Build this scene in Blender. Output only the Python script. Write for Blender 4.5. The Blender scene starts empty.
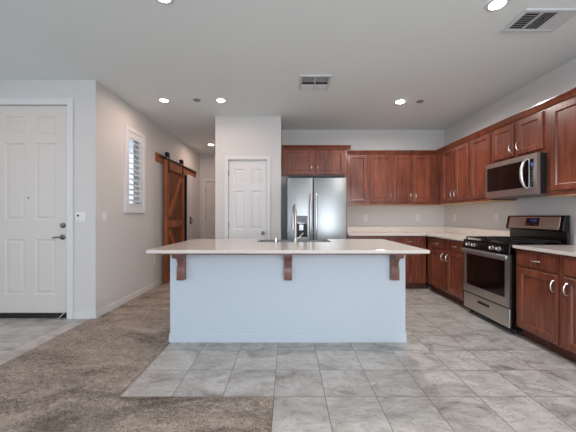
import bpy, bmesh, math, random
from mathutils import Vector, Matrix
R = math.radians
random.seed(4)
SC = bpy.context.scene
COL = SC.collection

# ------------------------------------------------------------------ camera
cam_d = bpy.data.cameras.new('camera')
cam_d.sensor_width = 36.0
cam_d.lens = 36.0 * 290.0 / 576.0
cam_d.clip_start = 0.05
cam = bpy.data.objects.new('camera', cam_d)
cam.location = (0, 0, 1.2)
cam.rotation_euler = (R(90), 0, 0)
cam_d.shift_y = 0.5 / 576
COL.objects.link(cam)
SC.camera = cam

# ------------------------------------------------------------------ world, daylight, exposure
W_ = bpy.data.worlds.new('sky')
SC.world = W_
W_.use_nodes = True
wn = W_.node_tree.nodes
bg = wn['Background']
bg.inputs['Color'].default_value = (0.66, 0.80, 1.0, 1)
bg.inputs['Strength'].default_value = 2.0

def daylight(name, x, y, z, sx, sz, power, color, rot):
    l = bpy.data.lights.new(name, 'AREA')
    l.shape = 'RECTANGLE'
    l.size, l.size_y = sx, sz
    l.energy = power
    l.color = color
    o = bpy.data.objects.new(name, l)
    o.location = (x, y, z)
    o.rotation_euler = rot
    COL.objects.link(o)
    return o
DAY = (0.975, 0.99, 1.0)
daylight('daylight_patio_door', 1.25, -2.40, 1.35, 2.9, 2.3, 78, DAY, (R(52), 0, 0))
daylight('daylight_living_window', -3.1, -2.40, 1.6, 2.6, 1.7, 6, DAY, (R(52), 0, 0))
daylight('daylight_side_window', -4.80, -0.2, 1.6, 3.0, 1.7, 2.5, DAY, (R(60), 0, R(-90)))
LAMP = 215.0          # radiance of the recessed lamps' lenses
LAMP_COLOR = (1.0, 0.74, 0.64)

SC.view_settings.view_transform = 'Standard'
SC.view_settings.look = 'None'
SC.view_settings.gamma = 1.0
SC.view_settings.use_curve_mapping = False
SC.view_settings.exposure = 0.2
SC.cycles.caustics_reflective = False

# ------------------------------------------------------------------ helpers
ORIG = {}

def lin(c):
    c = c / 255.0
    return c / 12.92 if c <= 0.04045 else ((c + 0.055) / 1.055) ** 2.4

def rgb(r, g, b):
    return (lin(r), lin(g), lin(b), 1)

def tag(o, label=None, cat=None, group=None, kind=None):
    if label: o['label'] = label
    if cat: o['category'] = cat
    if group: o['group'] = group
    if kind: o['kind'] = kind
    return o

def thing(name, loc, label, cat, group=None, kind=None):
    o = bpy.data.objects.new(name, None)
    o.location = loc
    o.empty_display_size = 0.1
    COL.objects.link(o)
    ORIG[o.name] = Vector(loc)
    return tag(o, label, cat, group, kind)

def obj(name, bm, mat, parent=None, smooth=False, label=None):
    """world-space bmesh -> one mesh object, kept relative to its parent's place"""
    bmesh.ops.recalc_face_normals(bm, faces=bm.faces)
    off = ORIG[parent.name] if parent is not None else Vector((0, 0, 0))
    if off.length:
        bmesh.ops.translate(bm, verts=bm.verts, vec=-off)
    me = bpy.data.meshes.new(name)
    bm.to_mesh(me)
    bm.free()
    me.materials.append(mat)
    if smooth:
        for p in me.polygons: p.use_smooth = True
        try:
            me.set_sharp_from_angle(angle=R(40))
        except Exception:
            pass
    o = bpy.data.objects.new(name, me)
    COL.objects.link(o)
    if parent is not None:
        o.parent = parent
    ORIG[o.name] = off.copy()
    if label: o['label'] = label
    return o

def new(): return bmesh.new()

def join(bm, t):
    me = bpy.data.meshes.new('t')
    t.to_mesh(me); t.free()
    bm.from_mesh(me)
    bpy.data.meshes.remove(me)
    return bm

def box(bm, x0, x1, y0, y1, z0, z1, b=0.0, seg=2):
    t = bmesh.new()
    bmesh.ops.create_cube(t, size=1.0)
    for v in t.verts:
        v.co = Vector(((x0 + x1) / 2 + v.co.x * (x1 - x0), (y0 + y1) / 2 + v.co.y * (y1 - y0), (z0 + z1) / 2 + v.co.z * (z1 - z0)))
    if b > 0:
        bmesh.ops.bevel(t, geom=list(t.edges), offset=b, segments=seg, profile=0.5, affect='EDGES')
    return join(bm, t)

def Box(*a, **k): return box(new(), *a, **k)

def cyl(bm, p0, p1, r0, r1=None, n=24, b=0.0):
    p0, p1 = Vector(p0), Vector(p1)
    r1 = r0 if r1 is None else r1
    t = bmesh.new()
    d = p1 - p0
    bmesh.ops.create_cone(t, cap_ends=True, segments=n, radius1=r0, radius2=r1, depth=d.length)
    if b > 0:
        es = [e for e in t.edges if len(e.link_faces) == 2 and any(len(f.verts) > 4 for f in e.link_faces)]
        bmesh.ops.bevel(t, geom=es, offset=b, segments=2, profile=0.5, affect='EDGES')
    m = Matrix.Translation((p0 + p1) / 2) @ d.to_track_quat('Z', 'Y').to_matrix().to_4x4()
    bmesh.ops.transform(t, matrix=m, verts=t.verts)
    return join(bm, t)

def tube(bm, pts, r, n=12):
    """a round bar along a polyline; r may be one radius or one for each point"""
    pts = [Vector(p) for p in pts]
    rs = r if isinstance(r, (list, tuple)) else [r] * len(pts)
    rings, prev = [], None
    for i, p in enumerate(pts):
        d = (pts[min(i + 1, len(pts) - 1)] - pts[max(i - 1, 0)]).normalized()
        if prev is None:
            a = d.orthogonal().normalized()
        else:
            a = (prev - d * prev.dot(d)).normalized()
        prev = a
        c = d.cross(a)
        rings.append([bm.verts.new(p + (a * math.cos(2 * math.pi * k / n) + c * math.sin(2 * math.pi * k / n)) * rs[i]) for k in range(n)])
    for i in range(len(rings) - 1):
        for k in range(n):
            bm.faces.new((rings[i][k], rings[i][(k + 1) % n], rings[i + 1][(k + 1) % n], rings[i + 1][k]))
    bm.faces.new(rings[0]); bm.faces.new(rings[-1])
    return bm

def prism(bm, poly, axis, a0, a1, b=0.0):
    """a polygon pushed along one axis; axis 'z': poly is (x,y), 'x': (y,z), 'y': (x,z)"""
    f = {'z': lambda u, v, a: (u, v, a), 'x': lambda u, v, a: (a, u, v), 'y': lambda u, v, a: (u, a, v)}[axis]
    t = bmesh.new()
    A = [t.verts.new(f(u, v, a0)) for u, v in poly]
    B = [t.verts.new(f(u, v, a1)) for u, v in poly]
    n = len(poly)
    t.faces.new(A); t.faces.new(B)
    for i in range(n):
        t.faces.new((A[i], A[(i + 1) % n], B[(i + 1) % n], B[i]))
    bmesh.ops.recalc_face_normals(t, faces=t.faces)
    if b > 0:
        bmesh.ops.bevel(t, geom=list(t.edges), offset=b, segments=2, profile=0.5, affect='EDGES')
    return join(bm, t)

def lathe(bm, prof, base, up=(0, 0, 1), n=24):
    """profile [(radius, height)] spun about an axis"""
    q = Vector(up).to_track_quat('Z', 'Y')
    base = Vector(base)
    rings = []
    for r, h in prof:
        rings.append([bm.verts.new(base + q @ Vector((r * math.cos(2 * math.pi * k / n), r * math.sin(2 * math.pi * k / n), h))) for k in range(n)])
    for i in range(len(rings) - 1):
        for k in range(n):
            bm.faces.new((rings[i][k], rings[i][(k + 1) % n], rings[i + 1][(k + 1) % n], rings[i + 1][k]))
    bm.faces.new(rings[0]); bm.faces.new(rings[-1])
    return bm

AX = {'y': lambda a, z, d: (a, d, z), 'x': lambda a, z, d: (d, a, z)}

def panel_slab(axis, a0, a1, z0, z1, front, thick, rects, rings, edge=0.002, s=1):
    """a door slab whose front carries sunk panels. rects: (a0,a1,z0,z1); rings: (inset, depth). s=-1 turns the front round"""
    F = AX[axis]
    bm = bmesh.new()
    V = {}
    def v(a, z, d):
        k = (round(a, 5), round(z, 5), round(d, 5))
        if k not in V: V[k] = bm.verts.new(F(a, z, front + s * d))
        return V[k]
    As = sorted({a0 + edge, a1 - edge} | {r[0] for r in rects} | {r[1] for r in rects})
    Zs = sorted({z0 + edge, z1 - edge} | {r[2] for r in rects} | {r[3] for r in rects})
    for i in range(len(As) - 1):
        for j in range(len(Zs) - 1):
            ca, cz = (As[i] + As[i + 1]) / 2, (Zs[j] + Zs[j + 1]) / 2
            if any(r[0] < ca < r[1] and r[2] < cz < r[3] for r in rects): continue
            bm.faces.new((v(As[i], Zs[j], 0), v(As[i + 1], Zs[j], 0), v(As[i + 1], Zs[j + 1], 0), v(As[i], Zs[j + 1], 0)))
    for r in rects:
        # split each rect's outline at the grid so that the slab stays closed
        prev = None
        for ins, dep in [(0, 0)] + list(rings):
            c = [(r[0] + ins, r[2] + ins), (r[1] - ins, r[2] + ins), (r[1] - ins, r[3] - ins), (r[0] + ins, r[3] - ins)]
            q = [v(x, z, dep) for x, z in c]
            if prev:
                for k in range(4):
                    bm.faces.new((prev[k], prev[(k + 1) % 4], q[(k + 1) % 4], q[k]))
            prev = q
        bm.faces.new(prev)
    # edge bevel, sides and back
    def ring(ins, dep):
        return [v(x, z, dep) for x, z in ((a0 + ins, z0 + ins), (a1 - ins, z0 + ins), (a1 - ins, z1 - ins), (a0 + ins, z1 - ins))]
    P = [ring(edge * (1 - math.sin(t_ * math.pi / 6)), edge * (1 - math.cos(t_ * math.pi / 6))) for t_ in range(4)] + [ring(0, thick)]
    for m in range(4):
        for k in range(4):
            bm.faces.new((P[m][k], P[m][(k + 1) % 4], P[m + 1][(k + 1) % 4], P[m + 1][k]))
    bm.faces.new(P[4])
    return bm

# ------------------------------------------------------------------ materials
def mat(name, col, rough=0.5, metal=0.0, spec=0.5, coat=0.0, emit=None, emit_s=0.0):
    m = bpy.data.materials.new(name)
    m.use_nodes = True
    p = m.node_tree.nodes['Principled BSDF']
    p.inputs['Base Color'].default_value = col
    p.inputs['Roughness'].default_value = rough
    p.inputs['Metallic'].default_value = metal
    p.inputs['Specular IOR Level'].default_value = spec
    p.inputs['Coat Weight'].default_value = coat
    p.inputs['Coat Roughness'].default_value = 0.12
    if emit:
        p.inputs['Emission Color'].default_value = emit
        p.inputs['Emission Strength'].default_value = emit_s
    return m

def N(m, kind, **k):
    n = m.node_tree.nodes.new(kind)
    for a, b in k.items(): setattr(n, a, b)
    return n

def L(m, a, b): m.node_tree.links.new(a, b)

def P_(m): return m.node_tree.nodes['Principled BSDF']

def noise(m, vec, scale, detail=4, rough=0.55, dist=0.0):
    n = N(m, 'ShaderNodeTexNoise')
    n.inputs['Scale'].default_value = scale
    n.inputs['Detail'].default_value = detail
    n.inputs['Roughness'].default_value = rough
    n.inputs['Distortion'].default_value = dist
    if vec is not None: L(m, vec, n.inputs['Vector'])
    return n

def ramp(m, fac, stops):
    r = N(m, 'ShaderNodeValToRGB')
    e = r.color_ramp.elements
    while len(e) < len(stops): e.new(0.5)
    for i, (p, c) in enumerate(stops):
        e[i].position = p; e[i].color = c
    L(m, fac, r.inputs['Fac'])
    return r

def mapping(m, scale=(1, 1, 1), loc=(0, 0, 0), rnd=False):
    tc = N(m, 'ShaderNodeTexCoord')
    mp = N(m, 'ShaderNodeMapping')
    mp.inputs['Scale'].default_value = scale
    mp.inputs['Location'].default_value = loc
    if rnd:
        oi = N(m, 'ShaderNodeObjectInfo')
        mu = N(m, 'ShaderNodeVectorMath', operation='SCALE')
        mu.inputs[0].default_value = (13.0, 7.0, 9.0)
        L(m, oi.outputs['Random'], mu.inputs['Scale'])
        ad = N(m, 'ShaderNodeVectorMath', operation='ADD')
        L(m, tc.outputs['Object'], ad.inputs[0]); L(m, mu.outputs[0], ad.inputs[1])
        L(m, ad.outputs[0], mp.inputs['Vector'])
    else:
        L(m, tc.outputs['Object'], mp.inputs['Vector'])
    return mp.outputs['Vector']

def bump(m, height, strength, dist=0.01):
    b = N(m, 'ShaderNodeBump')
    b.inputs['Strength'].default_value = strength
    b.inputs['Distance'].default_value = dist
    L(m, height, b.inputs['Height'])
    L(m, b.outputs['Normal'], P_(m).inputs['Normal'])

def paint(name, col, rough, tex=0.15, scale=180):
    m = mat(name, col, rough, spec=0.35)
    v = mapping(m)
    n = noise(m, v, scale, 3)
    bump(m, n.outputs['Fac'], tex, 0.002)
    return m

def wood(name, dark, light, rough=0.35, coat=0.3, sx=16, sz=1.4):
    m = mat(name, light, rough, coat=coat, spec=0.4)
    v = mapping(m, (sx, sx, sz), rnd=True)
    n = noise(m, v, 1.6, 7, 0.6, 0.6)
    v2 = mapping(m, (2.2, 2.2, 1.2), rnd=True)
    n2 = noise(m, v2, 1.5, 3, 0.5, 0.3)
    mx = N(m, 'ShaderNodeMath', operation='ADD')
    h = N(m, 'ShaderNodeMath', operation='MULTIPLY'); h.inputs[1].default_value = 0.55
    h2 = N(m, 'ShaderNodeMath', operation='MULTIPLY'); h2.inputs[1].default_value = 0.45
    L(m, n.outputs['Fac'], h.inputs[0]); L(m, n2.outputs['Fac'], h2.inputs[0])
    L(m, h.outputs[0], mx.inputs[0]); L(m, h2.outputs[0], mx.inputs[1])
    r = ramp(m, mx.outputs[0], [(0.33, dark), (0.66, light)])
    L(m, r.outputs['Color'], P_(m).inputs['Base Color'])
    bump(m, n.outputs['Fac'], 0.06, 0.002)
    return m

def steel(name, col, rough, sc=(3, 3, 260)):
    m = mat(name, col, rough, metal=1.0)
    v = mapping(m, sc)
    n = noise(m, v, 1.0, 4, 0.6)
    mr = N(m, 'ShaderNodeMapRange')
    mr.inputs['To Min'].default_value = rough - 0.06
    mr.inputs['To Max'].default_value = rough + 0.08
    L(m, n.outputs['Fac'], mr.inputs['Value'])
    L(m, mr.outputs[0], P_(m).inputs['Roughness'])
    bump(m, n.outputs['Fac'], 0.04, 0.001)
    return m

M = {}
M['wall'] = paint('wall_paint', rgb(219, 216, 212), 0.75, 0.12)
M['ceiling'] = paint('ceiling_paint', rgb(234, 240, 238), 0.9, 0.35, 110)
M['white'] = mat('white_trim_paint', rgb(226, 225, 222), 0.42)
M['door_white'] = mat('white_door_paint', rgb(222, 215, 207), 0.4)
M['closet_white'] = mat('white_closet_door_paint', rgb(228, 226, 224), 0.4)
M['island_white'] = paint('island_paint', rgb(203, 212, 220), 0.5, 0.05)
M['cherry'] = wood('cherry_stained_wood', rgb(80, 38, 25), rgb(144, 78, 55), 0.27, 0.6)
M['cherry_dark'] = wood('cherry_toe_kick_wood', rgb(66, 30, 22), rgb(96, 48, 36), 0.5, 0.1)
M['corbel'] = wood('corbel_wood', rgb(98, 62, 54), rgb(146, 104, 92), 0.4, 0.3)
M['barn'] = wood('barn_door_wood', rgb(118, 64, 36), rgb(192, 116, 72), 0.6, 0.05, 14, 0.9)
M['maple'] = wood('pale_maple_underside', rgb(196, 160, 112), rgb(222, 190, 142), 0.5, 0.1)
M['barn_plank'] = wood('barn_plank_wood', rgb(88, 48, 26), rgb(142, 84, 48), 0.6, 0.05, 14, 0.9)
M['iron'] = mat('black_iron', rgb(36, 33, 31), 0.5, 0.6)
M['steel'] = steel('brushed_steel', (0.56, 0.57, 0.57, 1), 0.36)
M['handle_steel'] = mat('pale_satin_steel', (0.80, 0.80, 0.79, 1), 0.3, 1.0)
M['gap_shade'] = mat('grey_gap_shade', rgb(150, 152, 154), 0.5)  # grey that stands for the shade in the gap by the refrigerator
M['faucet'] = mat('brushed_nickel', (0.50, 0.475, 0.44, 1), 0.3, 1.0)
M['sink'] = steel('sink_steel', (0.26, 0.27, 0.27, 1), 0.42)
M['fridge_steel'] = steel('refrigerator_steel', (0.37, 0.385, 0.385, 1), 0.33)
M['steel_dark'] = steel('brushed_dark_steel', (0.62, 0.585, 0.555, 1), 0.34, (260, 3, 3))
M['chrome'] = mat('satin_nickel', (0.70, 0.67, 0.62, 1), 0.26, 1.0)
M['knob_dark'] = mat('aged_nickel', (0.22, 0.20, 0.18, 1), 0.32, 1.0)
M['black_gloss'] = mat('black_enamel', rgb(14, 14, 15), 0.16)
M['black_matte'] = mat('black_plastic', rgb(22, 22, 23), 0.5)
M['oven_glass'] = mat('dark_oven_glass', rgb(20, 14, 13), 0.06, spec=0.6)
M['grate'] = mat('cast_iron', rgb(24, 23, 23), 0.6, 0.3)
M['grey_side'] = mat('grey_appliance_paint', rgb(92, 94, 97), 0.45)
M['dark_void'] = mat('dark_duct', rgb(48, 48, 50), 0.8)
M['vent_white'] = mat('white_vent_metal', rgb(212, 214, 216), 0.45)
M['plate'] = mat('white_switch_plastic', rgb(236, 235, 232), 0.35)
M['slot'] = mat('dark_slot', rgb(50, 48, 46), 0.6)
M['louver'] = mat('white_louver_paint', rgb(232, 233, 234), 0.4)
M['sensor'] = mat('grey_cap', rgb(128, 126, 124), 0.5)
M['lens'] = mat('lamp_lens', (1, 1, 1, 1), 0.5, emit=(*LAMP_COLOR, 1), emit_s=LAMP)
M['kitchen_lens'] = mat('kitchen_lamp_lens', (1, 1, 1, 1), 0.5, emit=(1.0, 0.95, 0.91, 1), emit_s=LAMP * 4.3)
M['soft_lens'] = mat('soft_lamp_lens', (1, 1, 1, 1), 0.5, emit=(1.0, 0.95, 0.91, 1), emit_s=LAMP * 2.6)
M['dim_lens'] = mat('dimmed_lamp_lens', (1, 1, 1, 1), 0.5, emit=(*LAMP_COLOR, 1), emit_s=LAMP * 0.55)
M['display'] = mat('blue_display', rgb(10, 14, 30), 0.2, emit=(0.10, 0.20, 1.0, 1), emit_s=0.4)
M['rubber'] = mat('black_rubber_and_shade', rgb(30, 29, 29), 0.7)  # sweep rubber; the same black also paints the shade in the barn doorway
M['grey_badge'] = mat('pale_badge', rgb(180, 180, 182), 0.3, 0.7)
gl = bpy.data.materials.new('window_glass'); gl.use_nodes = True
p = gl.node_tree.nodes['Principled BSDF']
p.inputs['Transmission Weight'].default_value = 1.0
p.inputs['Roughness'].default_value = 0.0
p.inputs['IOR'].default_value = 1.1
M['glass'] = gl

# quartz worktop
m = mat('pale_quartz', rgb(226, 217, 212), 0.13, spec=0.5)
v = mapping(m)
n = noise(m, v, 260, 2)
r = ramp(m, n.outputs['Fac'], [(0.36, rgb(214, 202, 193)), (0.5, rgb(222, 212, 204)), (0.7, rgb(228, 219, 212))])
L(m, r.outputs['Color'], P_(m).inputs['Base Color'])
M['quartz'] = m

# floor tiles
m = mat('marbled_floor_tile', rgb(180, 176, 172), 0.34, spec=0.45)
v = mapping(m, loc=(0.094, -1.93, 0))
br = N(m, 'ShaderNodeTexBrick')
br.offset = 0.0; br.squash = 1.0
br.inputs['Scale'].default_value = 1.0
br.inputs['Brick Width'].default_value = 0.341
br.inputs['Row Height'].default_value = 0.335
br.inputs['Mortar Size'].default_value = 0.0028
br.inputs['Mortar Smooth'].default_value = 0.1
br.inputs['Color1'].default_value = (0.0, 0.0, 0.0, 1)
br.inputs['Color2'].default_value = (1.0, 1.0, 1.0, 1)
br.inputs['Mortar'].default_value = (0.5, 0.5, 0.5, 1)
L(m, v, br.inputs['Vector'])
# each tile gets its own piece of the marbling
sh = N(m, 'ShaderNodeVectorMath', operation='SCALE'); sh.inputs['Scale'].default_value = 5.0
L(m, br.outputs['Color'], sh.inputs[0])
ad = N(m, 'ShaderNodeVectorMath', operation='ADD')
v0 = mapping(m, (1.0, 1.7, 1))
L(m, v0, ad.inputs[0]); L(m, sh.outputs[0], ad.inputs[1])
n1 = noise(m, ad.outputs[0], 2.6, 8, 0.62, 1.2)
r1 = ramp(m, n1.outputs['Fac'], [(0.30, rgb(138, 131, 125)), (0.45, rgb(181, 176, 170)), (0.62, rgb(202, 198, 193))])
n2 = noise(m, ad.outputs[0], 3.4, 6, 0.6, 2.2)
r2 = ramp(m, n2.outputs['Fac'], [(0.465, (1, 1, 1, 1)), (0.495, (0.70, 0.67, 0.65, 1)), (0.525, (1, 1, 1, 1))])
mul = N(m, 'ShaderNodeMix', data_type='RGBA', blend_type='MULTIPLY')
mul.inputs[0].default_value = 0.9
L(m, r1.outputs['Color'], mul.inputs[6]); L(m, r2.outputs['Color'], mul.inputs[7])
mx = N(m, 'ShaderNodeMix', data_type='RGBA')
L(m, br.outputs['Fac'], mx.inputs[0])
L(m, mul.outputs[2], mx.inputs[6])
mx.inputs[7].default_value = rgb(122, 117, 112)
L(m, mx.outputs[2], P_(m).inputs['Base Color'])
inv = N(m, 'ShaderNodeMath', operation='SUBTRACT'); inv.inputs[0].default_value = 1.0
L(m, br.outputs['Fac'], inv.inputs[1])
bump(m, inv.outputs[0], 0.4, 0.002)
M['tile'] = m

# carpet
m = mat('taupe_carpet', rgb(120, 106, 94), 1.0, spec=0.05)
v = mapping(m)
nf = noise(m, v, 120, 3, 0.8)
vs = mapping(m, (1.0, 2.2, 1))
nc = noise(m, vs, 1.7, 6, 0.7, 0.5)
nm = noise(m, vs, 26, 5, 0.75, 0.4)
s2 = None
for nn, k in ((nf, 0.50), (nm, 0.26), (nc, 0.24)):
    q = N(m, 'ShaderNodeMath', operation='MULTIPLY'); q.inputs[1].default_value = k
    L(m, nn.outputs['Fac'], q.inputs[0])
    if s2 is None: s2 = q
    else:
        ad2 = N(m, 'ShaderNodeMath', operation='ADD')
        L(m, s2.outputs[0], ad2.inputs[0]); L(m, q.outputs[0], ad2.inputs[1]); s2 = ad2
r = ramp(m, s2.outputs[0], [(0.40, rgb(100, 92, 85)), (0.5, rgb(172, 157, 144)), (0.60, rgb(216, 202, 189))])
# flattened darker tracks in the pile
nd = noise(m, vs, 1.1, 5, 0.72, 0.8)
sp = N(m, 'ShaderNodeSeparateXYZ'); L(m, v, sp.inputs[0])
mr = N(m, 'ShaderNodeMapRange')          # near end coloured darker to offset the strong daylight there
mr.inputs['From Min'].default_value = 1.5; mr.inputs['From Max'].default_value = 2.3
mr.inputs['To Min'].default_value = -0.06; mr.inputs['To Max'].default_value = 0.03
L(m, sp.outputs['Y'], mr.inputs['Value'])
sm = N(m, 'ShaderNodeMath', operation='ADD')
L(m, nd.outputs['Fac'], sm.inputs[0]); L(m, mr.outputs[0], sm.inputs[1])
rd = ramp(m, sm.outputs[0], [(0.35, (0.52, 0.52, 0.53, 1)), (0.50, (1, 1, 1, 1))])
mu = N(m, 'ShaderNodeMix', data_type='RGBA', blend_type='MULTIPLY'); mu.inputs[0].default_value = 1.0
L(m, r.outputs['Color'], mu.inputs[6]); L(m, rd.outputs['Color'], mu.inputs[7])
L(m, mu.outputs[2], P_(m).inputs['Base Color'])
bump(m, nf.outputs['Fac'], 1.0, 0.008)
M['carpet'] = m

# ------------------------------------------------------------------ the room
H = 2.80
XL, XR = -2.255, 2.90          # hall wall, kitchen wall
YE, YB, YH, YR = 3.40, 5.36, 7.40, -2.65
XW = -5.0

def struct(name, bm, m, label, cat, parent=None, smooth=False):
    o = obj(name, bm, m, parent, smooth)
    return tag(o, label, cat, kind='structure')

struct('floor', Box(XW - 0.1, XR + 0.1, YR - 0.1, YH + 0.1, -0.1, 0.0), M['tile'], 'pale grey marbled square tile floor of the kitchen and entry', 'floor')
struct('ceiling', Box(XW - 0.1, XR + 0.1, YR - 0.1, YH + 0.1, H, H + 0.1), M['ceiling'], 'flat matte white ceiling over the whole open room', 'ceiling')
struct('wall_right', Box(XR, XR + 0.1, YR - 0.1, YB + 0.1, 0, H), M['wall'], 'light grey wall behind the range and microwave', 'wall')
struct('wall_back', Box(-0.112, XR, YB, YB + 0.1, 0, H), M['wall'], 'light grey back wall behind the refrigerator and corner cabinets', 'wall')
# entry wall with the front door opening
b = new()
FD0, FD1, FDT = -3.520, -2.583, 2.51
box(b, XW, FD0 - 0.02, YE, YE + 0.14, 0, H)
box(b, FD1 + 0.02, XL, YE, YE + 0.14, 0, H)
box(b, FD0 - 0.02, FD1 + 0.02, YE, YE + 0.14, FDT + 0.02, H)
struct('wall_entry', b, M['wall'], 'pale wall around the white front entry door', 'wall')
# hall wall with the shuttered window and the doorway behind the barn door
WY0, WY1, WZ0, WZ1 = 4.03, 4.49, 1.30, 2.42
DY0, DY1, DZ = 5.34, 6.46, 2.12
b = new()
T = 0.14
box(b, XL - T, XL, YE + 0.14, WY0, 0, H)
box(b, XL - T, XL, WY0, WY1, 0, WZ0)
box(b, XL - T, XL, WY0, WY1, WZ1, H)
box(b, XL - T, XL, WY1, DY0, 0, H)
box(b, XL - T, XL, DY0, DY1, DZ, H)
box(b, XL - T, XL, DY1, YH + 0.1, 0, H)
struct('wall_left', b, M['wall'], 'pinkish grey hall wall with the shuttered window and barn door', 'wall')
struct('wall_recess_shade', Box(XL - T - 0.06, XL - T, DY0 - 0.02, DY1 + 0.02, 0, DZ + 0.02), M['rubber'], 'black panel painted as the shade in the opening behind the sliding barn door', 'wall')  # backing coloured black in place of the unlit space behind
# end of the hall, with a door
HD0, HD1, HDT = -2.105, -1.295, 2.09
b = new()
box(b, XL, HD0, YH, YH + 0.1, 0, H)
box(b, HD1, -1.163, YH, YH + 0.1, 0, H)
box(b, HD0, HD1, YH, YH + 0.1, HDT, H)
struct('wall_hall', b, M['wall'], 'wall at the far end of the hall around a white door', 'wall')
# pantry block
PX0, PX1, PY = -1.163, -0.112, 4.64
PD0, PD1, PDT = -0.952, -0.342, 2.105
b = new()
box(b, PX0, PD0 - 0.012, PY, PY + 0.12, 0, H)
box(b, PD1 + 0.012, PX1, PY, PY + 0.12, 0, H)
box(b, PD0 - 0.012, PD1 + 0.012, PY, PY + 0.12, PDT + 0.012, H)
box(b, PX0, PX0 + 0.12, PY + 0.12, YH + 0.1, 0, H)
box(b, PX1 - 0.12, PX1, PY + 0.12, YB + 0.1, 0, H)
struct('wall_pantry', b, M['wall'], 'white pantry closet block projecting beside the refrigerator', 'wall')
# behind the camera: the living room's window wall
b = new()
box(b, XW - 0.1, -4.4, YR - 0.1, YR, 0, H); box(b, -1.8, -0.8, YR - 0.1, YR, 0, H)
box(b, 2.6, XR, YR - 0.1, YR, 0, H)
box(b, -4.4, -1.8, YR - 0.1, YR, 0, 0.6); box(b, -4.4, -1.8, YR - 0.1, YR, 2.4, H)
box(b, -0.8, 2.6, YR - 0.1, YR, 2.45, H)
struct('wall_rear', b, M['wall'], 'living room wall with the wide patio opening and window', 'wall')
b = new()
box(b, XW - 0.1, XW, YR, -1.7, 0, H); box(b, XW - 0.1, XW, 1.3, YE + 0.14, 0, H)
box(b, XW - 0.1, XW, -1.7, 1.3, 0, 0.6); box(b, XW - 0.1, XW, -1.7, 1.3, 2.4, H)
struct('wall_living', b, M['wall'], 'living room side wall with its wide window', 'wall')

# carpet pile
def carpet():
    bm = bmesh.new()
    rects = [(-2.238, -1.176, 1.912, YH - 0.016, 0.024), (-1.176, -1.126, 1.912, 2.755, 0.02), (-2.3, -0.096, 0.6, 1.912, 0.014), (-2.3, -2.238, 1.912, 3.38, 0.0225),
             (XW, -2.3, 0.6, 1.5, 0.03), (XW + 0.01, -0.096, YR + 0.01, 0.6, 0.3)]
    rnd = random.Random(2)
    for x0, x1, y0, y1, s in rects:
        nx, ny = max(1, round((x1 - x0) / s)), max(1, round((y1 - y0) / s))
        g = []
        for j in range(ny + 1):
            row = []
            for i in range(nx + 1):
                e = i in (0, nx) or j in (0, ny)
                jx = 0 if e else (rnd.random() - 0.5) * s * 0.5
                jy = 0 if e else (rnd.random() - 0.5) * s * 0.5
                row.append(bm.verts.new((x0 + (x1 - x0) * i / nx + jx, y0 + (y1 - y0) * j / ny + jy, 0.010 if e else 0.004 + 0.012 * rnd.random())))
            g.append(row)
        for j in range(ny):
            for i in range(nx):
                bm.faces.new((g[j][i], g[j][i + 1], g[j + 1][i + 1], g[j + 1][i]))
        # turned-down edge
        rim = g[0] + [r_[-1] for r_ in g[1:]] + g[-1][-2::-1] + [r_[0] for r_ in g[-2:0:-1]]
        low = [bm.verts.new((q.co.x, q.co.y, 0.0005)) for q in rim]
        for k in range(len(rim)):
            bm.faces.new((rim[k], low[k], low[(k + 1) % len(rim)], rim[(k + 1) % len(rim)]))
    return bm
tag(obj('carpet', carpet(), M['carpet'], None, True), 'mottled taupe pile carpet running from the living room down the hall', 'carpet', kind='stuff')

# baseboards
def bb(name, x0, x1, y0, y1, label, h=0.085):
    struct(name, Box(x0, x1, y0, y1, 0, h, 0.004), M['white'], label, 'baseboard')
bb('baseboard_left', XL, XL + 0.014, YE - 0.014, 5.05, 'white baseboard along the hall wall under the window')
bb('baseboard_hall', XL + 0.014, HD0 - 0.075, YH - 0.014, YH, 'short white baseboard at the end of the hall')
bb('baseboard_entry', FD1 + 0.075, XL, YE - 0.014, YE, 'short white baseboard between the front door and the hall corner')
bb('baseboard_pantry', PX0, PD0 - 0.075, PY - 0.014, PY, 'white baseboard at the foot of the pantry wall')

# casings
def casing(name, axis, a0, a1, zt, front, w, label, z0=0.0, d=0.018, sill=False):
    F = AX[axis]
    bm = new()
    def seg(aa, ab, za, zb):
        p, q = F(aa, za, front - d), F(ab, zb, front)
        box(bm, min(p[0], q[0]), max(p[0], q[0]), min(p[1], q[1]), max(p[1], q[1]), za, zb, 0.004)
    seg(a0 - w, a0, z0, zt + w); seg(a1, a1 + w, z0, zt + w); seg(a0, a1, zt, zt + w)
    return struct(name, bm, M['white'], label, 'door casing')
casing('trim_1', 'y', FD0, FD1, FDT, YE, 0.072, 'white casing around the front entry door')
casing('trim_2', 'y', PD0 - 0.004, PD1 + 0.004, PDT + 0.004, PY, 0.058, 'white casing around the pantry closet door')
casing('trim_3', 'y', HD0, HD1, HDT, YH, 0.07, 'white casing around the door at the end of the hall')

# ------------------------------------------------------------------ doors
SIX = [(0.012, 0.010), (0.026, 0.010), (0.046, 0.003)]

def knob_bm(base, up, r=0.026, l=0.055):
    return lathe(new(), [(0.004, 0), (r * 1.15, 0), (r * 1.15, 0.006), (r * 0.42, 0.012), (r * 0.42, l * 0.5), (r * 0.8, l * 0.58), (r, l * 0.75), (r * 0.85, l * 0.94), (r * 0.3, l)], base, up)

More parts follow.
